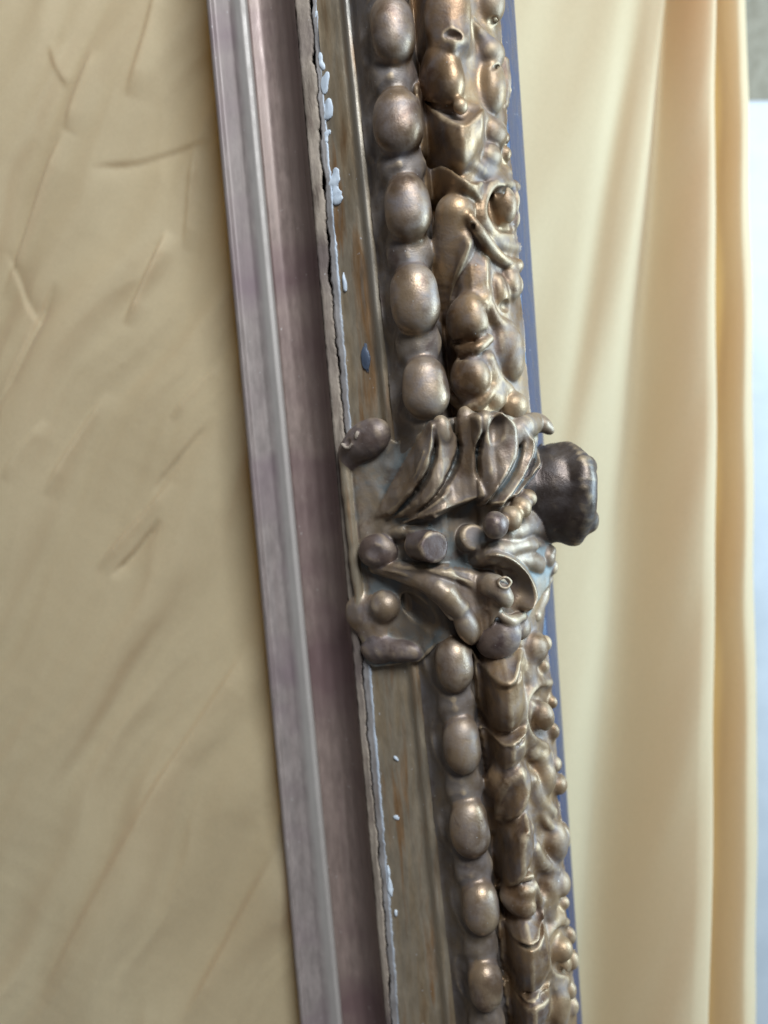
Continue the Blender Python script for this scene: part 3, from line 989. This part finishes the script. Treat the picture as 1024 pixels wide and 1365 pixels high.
umin = min(u_of(KQ[20], VN0), u_of(KQ[20], VN1)) - 4
umax = max(u_of(KQ[-1], VN0), u_of(KQ[-1], VN1)) + 14
carve(EL, (umin, VN0, 34), (umax, VN1, 182), 1.5, ground, K=7.5, noise=0.9, nf=(0.03, 0.2), blades=EB,
      keep=lambda c, i: (q_of(c[:, 0], c[:, 1]) > KQ[20] - 2) & ~((i < 0) & (q_of(c[:, 0], c[:, 1]) > KQ[-1] - 0.5)),
      base_parts=[('egg_bed', 'bed', KQ[20] - 9, KQ[26]), ('leaf_bed', 'leaf', KQ[26], KQ[-1] + 5)])

# ------------------------------------------------------------------ the cartouche
POLY = [(450, 612), (456, 590), (472, 572), (500, 566), (530, 590), (560, 562), (600, 556), (650, 548), (690, 556), (716, 580), (716, 640), (722, 700), (738, 740),
        (732, 780), (712, 812), (690, 842), (650, 858), (612, 850), (584, 862), (560, 884), (500, 892), (484, 884), (474, 830), (464, 760), (455, 690)]
PL = np.array([P(x, y, 6)[:2] for x, y in POLY])


def poly_sdf(Q, pl):
    d = np.full(Q.shape[:-1], 1e9); s = np.ones(Q.shape[:-1])
    n = len(pl)
    for i in range(n):
        a, b = pl[i], pl[i - 1]
        ed = b - a; w = Q - a
        tt = np.clip((w @ ed) / ed.dot(ed), 0, 1)
        d = np.minimum(d, ((w - tt[..., None] * ed) ** 2).sum(-1))
        c1 = Q[..., 1] >= a[1]; c2 = Q[..., 1] < b[1]; c3 = ed[0] * w[..., 1] > ed[1] * w[..., 0]
        s = np.where((c1 & c2 & c3) | (~c1 & ~c2 & ~c3), -s, s)
    return s * np.sqrt(d)


CE = []


def plate_h(U2, V2):
    pd = poly_sdf(np.stack([U2, V2], -1), PL) + 2.0 * noise3(np.stack([U2, V2, U2 * 0], -1), 43, 0.06, 0.2)
    hb = H_of(U2, V2)
    H = np.mean([H_of(U2 + o, V2) for o in (-24, -16, -8, 0, 8, 16)], 0)
    H = np.maximum(H, hb - 6) + 8 + 2.4 * noise3(np.stack([U2, V2, H], -1), 41, 0.05, 0.3)
    m = np.clip(0.5 - pd / 7.0, 0, 1); m = m * m * (3 - 2 * m)
    return H * m + (hb - 12) * (1 - m)


def cs(name, mat, prims, cuts=(), **kw):
    CE.append((name, mat, prims, list(cuts), 'cartouche', kw.get('k', 5)))


D = 13   # how far the plate stands above the moulding
cs('border', 'band', [t([(459, 612, 6, 7), (464, 660, 6, 7), (470, 720, 6, 7), (478, 790, 6, 7), (488, 850, 6, 7)])], noise=1.2)
cs('nub', 'plum', [e(488, 586, 10, 37, 25, 20, ang=24), e(468, 606, 4, 20, 17, 13)], [e(462, 590, 29, 5, 4, 6)], k=8)
cs('flake', 'gesso', [e(475, 580, 30, 5, 3, 3, ang=70)])
cs('flake', 'gesso', [t([(456, 592, 24, 1.6), (462, 597, 26, 1.8), (469, 592, 28, 1.8)])])
cs('nub', 'plum', [e(532, 867, 8, 38, 15, 15, ang=-3), e(505, 864, 6, 26, 20, 14, ang=10), e(499, 848, 8, 12, 10, 8)], [])
cs('nub', 'acanthus', [e(514, 808, 10, 21, 21, 18), e(492, 820, 2, 34, 30, 15, ang=-30), e(500, 845, 3, 20, 20, 12)], [], k=9)

# berries down the middle
cs('berry', 'plum', [e(504, 735, 14, 27, 24, 18, ang=0)], [e(496, 738, 42, 20, 18, 13.5, ang=0)], noise=0.8, kc=2)


def peg(px, py, dh0, dx, dy, dh1, r, mat):
    """a short peg with a flat sawn end"""
    CE.append(('berry', mat, [('p', (px, py, dh0), (px + dx, py + dy, dh1), r)], [], 'cartouche', 4))


peg(556, 726, 4, 24, 3, 29, 21.5, 'plum')
peg(616, 720, 6, 16, -4, 42, 18.5, 'acanthus')
cs('berry', 'plum', [e(661, 700, 26, 19, 17, 18)])
cs('berry', 'gilt', [e(682, 690, 27, 17, 15, 16)])
cs('berry', 'gilt', [e(694, 677, 27, 15, 14, 15)])
cs('berry', 'gilt', [e(703, 664, 27, 13, 12, 13)])
cs('stem', 'plate', [t([(520, 712, 2, 9), (570, 704, 2, 9), (620, 694, 4, 8), (665, 680, 6, 8)])])

CB = []


def blade(name, mat, Lc, Rc, h0, h1, prof=RISE, taper=(0.06, 0.1), cuts=()):
    CB.append((len(CE), Lc, Rc, h0, h1, prof, taper))
    CE.append((name, mat, [], list(cuts), 'cartouche', 4))


# upper acanthus leaf: overlapping blades, each climbing to a lip on its upper right
blade('leaf_blade', 'acanthus', [(500, 692), (514, 660), (532, 628), (552, 594), (570, 566)], [(524, 688), (551, 657), (568, 632), (577, 606), (580, 584), (577, 558)], 5, 27, RISE, (0.2, 0.06))
blade('leaf_blade', 'acanthus', [(526, 692), (556, 662), (574, 634), (582, 608), (584, 586), (576, 560)], [(548, 692), (578, 664), (597, 634), (606, 606), (606, 582), (592, 558)], 19, 24, ROLL, (0.15, 0.06))
blade('leaf_blade', 'acanthus', [(536, 700), (578, 672), (602, 638), (611, 606), (610, 582), (604, 556)], [(652, 664), (643, 646), (636, 622), (637, 596), (645, 574), (642, 548)], 19, 34, RISE, (0.04, 0.06))
blade('leaf_blade', 'acanthus', [(640, 676), (642, 646), (640, 616), (643, 590), (650, 568), (652, 552)], [(648, 676), (674, 640), (688, 614), (693, 588), (688, 564), (668, 546)], 25, 37, SCOOP, (0.05, 0.03))
blade('leaf_blade', 'acanthus', [(652, 676), (680, 642), (694, 614), (698, 588), (694, 562)], [(672, 676), (694, 646), (708, 620), (714, 598), (712, 584)], 16, 28, RISE, (0.05, 0.1))
blade('leaf_blade', 'acanthus', [(676, 668), (698, 644), (712, 620), (718, 600)], [(690, 662), (706, 642), (722, 616), (732, 590)], 12, 22, RISE, (0.1, 0.1))
cs('leaf_tip', 'acanthus', [t([(682, 580, 6, 17), (696, 570, 10, 17), (712, 564, 12, 14), (724, 566, 12, 11), (732, 573, 10, 7)])], [t([(720, 580, 18, 4), (733, 583, 14, 4)])], k=8)
cs('leaf_tip', 'acanthus', [e(646, 562, 22, 15, 11, 13, ang=80)], [], k=8)
CE.append(('leaf_blade', 'acanthus', [], [e(663, 575, 34, 19, 9, 13, ang=75), t([(540, 704, 20, 3), (585, 696, 26, 4), (630, 684, 30, 3)]), e(526, 602, 13, 34, 13, 12, ang=47), e(560, 818, 12, 40, 17, 10, ang=-24)], 'cartouche', 4))

cs('leaf_tip', 'acanthus', [e(589, 573, 21, 20, 14, 14, ang=112)], [], k=5)
cs('leaf_tip', 'acanthus', [e(622, 562, 20, 20, 13, 14, ang=95)], [t([(604, 550, 30, 4), (607, 572, 36, 4), (608, 596, 38, 3)])], k=5)
for pts in ([(520, 684, 14, 2), (542, 656, 18, 3), (558, 630, 22, 3), (567, 604, 22, 2.5)], [(560, 686, 20, 2), (590, 664, 26, 3), (612, 634, 29, 3), (622, 602, 29, 2.5)],
            [(580, 688, 24, 2), (612, 668, 30, 3), (628, 644, 32, 3), (630, 616, 32, 2.5)], [(648, 664, 24, 2), (668, 634, 27, 3), (678, 606, 27, 2.5), (680, 586, 26, 2)],
            [(506, 760, 15, 2), (548, 776, 20, 3), (580, 800, 22, 3), (602, 824, 22, 2.5)], [(560, 758, 20, 2), (606, 768, 26, 3), (640, 788, 26, 3), (650, 812, 24, 2.5)]):
    cs('leaf_vein', 'acanthus', [t(pts)], k=3)
# lower acanthus leaf
blade('leaf_blade', 'acanthus', [(498, 750), (556, 754), (610, 758), (652, 772), (672, 800), (658, 836)], [(490, 762), (534, 768), (570, 782), (596, 802), (612, 824), (632, 856)], 17, 24,
      lambda q: 0.55 + 0.9 * np.sin(np.clip(q, 0, 1) * 2.7 + 0.1) - 0.75 * np.exp(-((q - 0.52) / 0.13) ** 2), (0.15, 0.05))
cs('leaf_lobe', 'acanthus', [t([(500, 757, 10, 8), (545, 766, 18, 13), (585, 785, 23, 16), (612, 810, 26, 14)])], [], k=5)
cs('leaf_tip', 'egg', [e(622, 834, 30, 30, 17, 16, ang=-54)], [], k=4)
cs('leaf_tip', 'acanthus', [t([(590, 762, 10, 10), (630, 770, 18, 15), (656, 780, 22, 16)]), e(670, 791, 24, 21, 13, 14, ang=-66)], [e(673, 777, 38, 6, 5, 8, ang=0)], k=9)
cs('leaf_ring', 'acanthus', [t([(666, 773, 35, 2.4), (674, 770, 37, 2.4), (681, 776, 37, 2.4), (676, 783, 37, 2.4), (667, 780, 36, 2.4), (665, 775, 35, 2.4)])], k=2)
blade('leaf_blade', 'acanthus', [(640, 756), (660, 760), (674, 768), (682, 786), (680, 808)], [(642, 742), (668, 738), (694, 750), (712, 772), (719, 800), (706, 820)], 0, 34, SCOOP, (0.1, 0.1))
cs('leaf_lobe', 'acanthus', [t([(624, 748, 4, 12), (656, 738, 10, 15), (690, 728, 12, 13), (708, 726, 11, 11)]), t([(672, 746, 8, 10), (700, 746, 9, 13), (716, 752, 6, 12)])], [], k=5)
cs('leaf_lobe', 'acanthus', [t([(636, 728, 2, 12), (676, 712, 8, 14), (708, 700, 6, 15), (728, 712, 2, 14)]), t([(700, 690, 0, 16), (724, 700, -4, 16)])], [], k=6)
cs('leaf_tip', 'acanthus', [e(728, 742, 10, 14, 12, 13), t([(706, 722, 12, 6), (722, 726, 12, 6), (736, 733, 9, 5)]), e(736, 757, 1, 11, 8, 10, ang=60), e(728, 774, -2, 9, 5, 7, ang=20), t([(724, 770, -5, 9), (722, 795, -6, 10), (712, 820, -4, 10)])], k=6)
cs('leaf_tip', 'plum', [e(664, 850, 0, 33, 29, 22, ang=30), e(674, 842, 6, 18, 16, 14)], [], k=8)
cs('leaf_rim', 'acanthus', [t([(664, 811, 14, 5), (670, 822, 17, 6), (682, 828, 17, 7), (694, 822, 14, 7)]), e(694, 836, 6, 18, 15, 13)], k=5)

# the boss: a rolled leaf end that juts out past the edge
AB = lambda h: ('a', h)
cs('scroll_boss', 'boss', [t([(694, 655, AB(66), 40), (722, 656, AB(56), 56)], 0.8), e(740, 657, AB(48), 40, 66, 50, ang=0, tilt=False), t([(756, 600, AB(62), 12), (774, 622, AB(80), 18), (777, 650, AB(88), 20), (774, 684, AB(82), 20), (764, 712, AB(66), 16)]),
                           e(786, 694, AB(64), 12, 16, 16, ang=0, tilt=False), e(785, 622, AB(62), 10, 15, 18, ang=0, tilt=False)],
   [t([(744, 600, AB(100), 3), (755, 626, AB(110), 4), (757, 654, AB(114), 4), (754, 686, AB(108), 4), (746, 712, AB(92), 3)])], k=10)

carve(CE, (PL[:, 0].min() - 10, PL[:, 1].min() - 12, 22), (280, PL[:, 1].max() + 14, 196), 1.25, plate_h, K=4.2, noise=1.0, nf=(0.09, 0.5), blades=CB, off=8.0,
      keep=lambda c, i: (i > 0) | ((poly_sdf(c[:, :2], PL) < 9) & (c[:, 2] > H_of(c[:, 0], c[:, 1]) - 6)),
      base_parts=[('cartouche', 'plate', -1e9, 1e9)])

# ------------------------------------------------------------------ the cloth behind
def cloth_depth(px, py):
    """how far the cloth comes forward, in photo pixels"""
    left = np.zeros_like(px)
    dx, dy = 0.46, -0.888          # the creases run up to the right
    s = px * 0.888 + py * 0.46     # across them
    tt = px * dx + py * dy         # along them
    w = perlin2(px / 230, py / 230, 3) * 26 + perlin2(px / 90, py / 90, 9) * 4
    s2_ = px * 0.6 + py * 0.8; t2_ = px * 0.8 - py * 0.6
    left += 15.0 * perlin2((s + w) / 115, tt / 420, 1)
    left += 6.5 * perlin2((s + w) / 52, tt / 420, 2)
    left += 0.55 * perlin2((s + w * 0.7) / 24, tt / 260, 4)
    left += 4.2 * (0.35 - np.abs(perlin2((s + 1.4 * w) / 60, tt / 380, 14))) + 0.15 * (0.3 - np.abs(perlin2((s2_ + w) / 36, t2_ / 110, 15)))
    left += 5.0 * (0.5 - np.abs(perlin2((s + 1.6 * w) / 85, tt / 420, 5)))
    s2 = px * 0.25 + py * 0.97; t2 = px * 0.97 - py * 0.25
    left += 0.8 * perlin2((s2 + w) / 70, t2 / 260, 6)
    for x0, y0, x1, y1, wd, am in [(-5, 392, 92, 178, 7, 4.5), (92, 178, 124, 70, 5, 3.0), (170, 130, 218, -20, 8, 4.0), (168, 432, 220, 306, 6, 4.2), (0, 545, 75, 378, 5, -3.5), (230, 560, 296, 480, 5, 2.5),
                                   (60, 440, 0, 330, 5, -1.8), (120, 225, 280, 190, 6, -2.0), (150, 770, 215, 690, 4, -3.0), (90, 120, 70, 60, 6, 2.0), (60, 660, 140, 520, 7, 2.5), (205, 660, 285, 555, 4, -2.4),
                                   (10, 640, 60, 560, 5, 2.4), (240, 330, 262, 200, 6, 2.4), (130, 760, 230, 640, 5, 2.6), (180, 1100, 330, 860, 11, 3.0), (60, 1330, 230, 1010, 13, 3.2), (240, 1365, 380, 1120, 10, 3.0)]:
        L = math.hypot(x1 - x0, y1 - y0); ux, uy = (x1 - x0) / L, (y1 - y0) / L
        al = ((px - x0) * ux + (py - y0) * uy) / L
        ac = (px - x0) * uy - (py - y0) * ux + 2.5 * np.sin(al * 4 + x0)
        left += 1.8 * am * np.where(ac > 0, np.exp(-np.abs(ac / (wd * 0.45)) ** 1.5), np.exp(-np.abs(ac / (wd * 2.2)) ** 1.3)) * np.clip(np.sin(np.clip(al, 0, 1) * math.pi) * 1.6, 0, 1)
    left += 0.45 * (0.3 - np.abs(perlin2((s + 1.5 * w) / 34, tt / 150, 31))) + 0.3 * (0.3 - np.abs(perlin2((px * 0.5 - py * 0.87) / 34, (px * 0.87 + py * 0.5) / 120, 33)))
    return 24 * np.tanh(left * 1.5 / 24)


def fold_depth(px, py):
    e1 = 893 - 0.098 * py + 8e-6 * py * py        # first fold edge
    e1 = np.where(py > 0, e1, 893 - 0.098 * py)
    e2 = 957 + 5 * np.sin(py / 430.0) - 0.006 * py
    e3 = 1003 + 8 * np.sin(py / 700 + 0.3) + 0.006 * py
    d = np.zeros_like(px)
    sft = np.clip(py / 900, 0, 1)
    # front panel with soft streaks leaning to the left
    ln = px + 0.30 * py
    d += 5.0 * perlin2(ln / 60, py / 520, 21) + 8 * perlin2(ln / 130, py / 700, 22) - 9 * np.exp(-((px + 0.17 * py - 850) / 16) ** 2) * np.clip(1.2 - py / 700, 0, 1)
    a = np.clip((px - 690) / (e1 - 690), 0, 1)
    d += 20 + 8 * np.sin(a * 3.0) - 12 * a
    k1 = 1 / (1 + np.exp(-(px - e1) / (2.0 + 14 * sft)))
    b = np.clip((px - e1) / (e2 - e1), 0, 1)
    d += k1 * (-56 + 68 * np.sin(np.clip(b / 0.84, 0, 1) ** 1.1 * 1.5708) - 13 * np.clip((b - 0.80) / 0.2, 0, 1) ** 2)
    k2 = 1 / (1 + np.exp(-(px - e2) / 1.6))
    c = np.clip((px - e2) / (e3 - e2), 0, 1)
    d += k2 * (-56 + 54 * np.sin(np.clip(c / 0.66, 0, 1) * 1.5708) - 22 * np.clip((c - 0.60) / 0.4, 0, 1) ** 2)
    k3 = np.clip((px - e3) / 6, 0, 1)
    return d, k3


xs = np.concatenate([np.arange(-220, 640, 3.0), np.arange(640, 860, 4.0), np.arange(860, 1014, 0.8)])
ys = np.arange(-220, 1600, 3.4)
PX, PY = np.meshgrid(xs, ys, indexing='ij')
dl = cloth_depth(PX, PY)
wl = np.clip((640 - PX) / 260, 0, 1); wl = wl * wl * (3 - 2 * wl)
wr = 1 - wl
E3 = 1003 + 8 * np.sin(PY / 700 + 0.3) + 0.006 * PY
PX = np.where(PX > 940, 940 + (PX - 940) / (1013.2 - 940) * (E3 - 940), PX)
fd, k3 = fold_depth(PX, PY)
sw = np.clip((PX - 480) / 330, 0, 1); sw = sw * sw * (3 - 2 * sw)
base = F + 66 + sw * 71
Z = base - wl * dl - wr * fd
Zn = F + 90                                   # nominal sheet distance used to lay out the cloth
Xc = (PX - 512) / F * (base - 8 * sw)
Yc = (682.5 - PY) / F * (base - 8 * sw)
pts = np.stack([Xc, Yc, Z], -1)
Rm = np.array([[CAM_R.x, CAM_U.x, CAM_F.x], [CAM_R.y, CAM_U.y, CAM_F.y], [CAM_R.z, CAM_U.z, CAM_F.z]])
wp = pts @ Rm.T * S + np.array(CAM_P)

m, nt, bs = new_mat('yellow_cotton')
n1 = noise_node(nt, 9, (1, 1, 0.5), 4, 0.55)
n2 = noise_node(nt, 2600, (1, 1, 0.25), 2, 0.5)
n3 = noise_node(nt, 2600, (0.25, 1, 1), 2, 0.5, 0, (4, 4, 4))
c = ramp(nt, n1.outputs[0], [(0.3, (0.49, 0.41, 0.262)), (0.7, (0.56, 0.475, 0.31))]).outputs[0]
ad = nd(nt, 'ShaderNodeMath', operation='ADD')
nt.links.new(n2.outputs[0], ad.inputs[0]); nt.links.new(n3.outputs[0], ad.inputs[1])
f = ramp(nt, ad.outputs[0], [(0.7, 0.95), (1.0, 1.0)])
wv = nd(nt, 'ShaderNodeMapRange'); wv.inputs[1].default_value = 0.7; wv.inputs[2].default_value = 1.3; wv.inputs[3].default_value = 0.93; wv.inputs[4].default_value = 1.05
nt.links.new(ad.outputs[0], wv.inputs[0])
c = mixc(nt, 1.0, c, wv.outputs[0], 'MULTIPLY')
nt.links.new(c, bs.inputs['Base Color'])
bs.inputs['Roughness'].default_value = 0.75
bs.inputs['Sheen Weight'].default_value = 0.15
bump(nt, bs, ad.outputs[0], 0.15, 0.0003)
tr = nd(nt, 'ShaderNodeBsdfTranslucent')
tr.inputs[0].default_value = (0.98, 0.50, 0.11, 1)
mx = nd(nt, 'ShaderNodeMixShader'); mx.inputs[0].default_value = 0.37
out = nt.nodes['Material Output']
nt.links.new(bs.outputs[0], mx.inputs[1]); nt.links.new(tr.outputs[0], mx.inputs[2]); nt.links.new(mx.outputs[0], out.inputs[0])
cl_org = wp[:, -1].mean(0)
cl = grid_mesh('draped_cloth', wp - cl_org, m, None, conv=False)
cl.location = cl_org
cl['label'] = 'pale yellow cloth hanging behind the carved frame, creased at left and folded at right'
cl['category'] = 'cloth'


# ------------------------------------------------------------------ what shows past the cloth's right edge
def cam_box(name, x0, x1, y0, y1, z0, z1, mat, bev=0.002):
    c = [(x, y, z) for z in (z0, z1) for y in (y0, y1) for x in (x0, x1)]
    v = np.array([np.array(cam2world(np.array(p))) for p in c])
    o0 = v[[0, 1, 4, 5]].mean(0)
    fc = np.array([(0, 1, 3, 2), (4, 6, 7, 5), (0, 4, 5, 1), (2, 3, 7, 6), (0, 2, 6, 4), (1, 5, 7, 3)])
    o = link(name, v - o0, fc, mat, None, smooth=False)
    o.location = o0
    b = o.modifiers.new('bevel', 'BEVEL'); b.width = bev; b.segments = 3
    return o


m, nt, bs = new_mat('white_paint')
n1 = noise_node(nt, 40, (1, 1, 1), 4, 0.6)
nt.links.new(ramp(nt, n1.outputs[0], [(0.3, (0.32, 0.36, 0.40)), (0.7, (0.38, 0.42, 0.46))]).outputs[0], bs.inputs['Base Color'])
bs.inputs['Roughness'].default_value = 0.5
zb = 1420.0
pb = cam_box('white_panel', (985 - 512) / F * zb, (1150 - 512) / F * zb, (682.5 - 1700) / F * zb, (682.5 - 132) / F * zb, zb, zb + 40, m)
pb['label'] = 'pale bluish white panel standing beyond the right edge of the cloth'
pb['category'] = 'panel'
m, nt, bs = new_mat('rough_plaster')
n1 = noise_node(nt, 160, (1, 1, 1), 6, 0.7)
nt.links.new(ramp(nt, n1.outputs[0], [(0.3, (0.12, 0.105, 0.075)), (0.7, (0.24, 0.22, 0.17))]).outputs[0], bs.inputs['Base Color'])
bs.inputs['Roughness'].default_value = 0.9
bump(nt, bs, n1.outputs[0], 0.6, 0.004)
zw = 1750.0
wl_ = cam_box('wall', -1500, 2300, -1800, 1800, zw, zw + 60, m)
wl_['kind'] = 'structure'
print('parts', len(NPARTS))
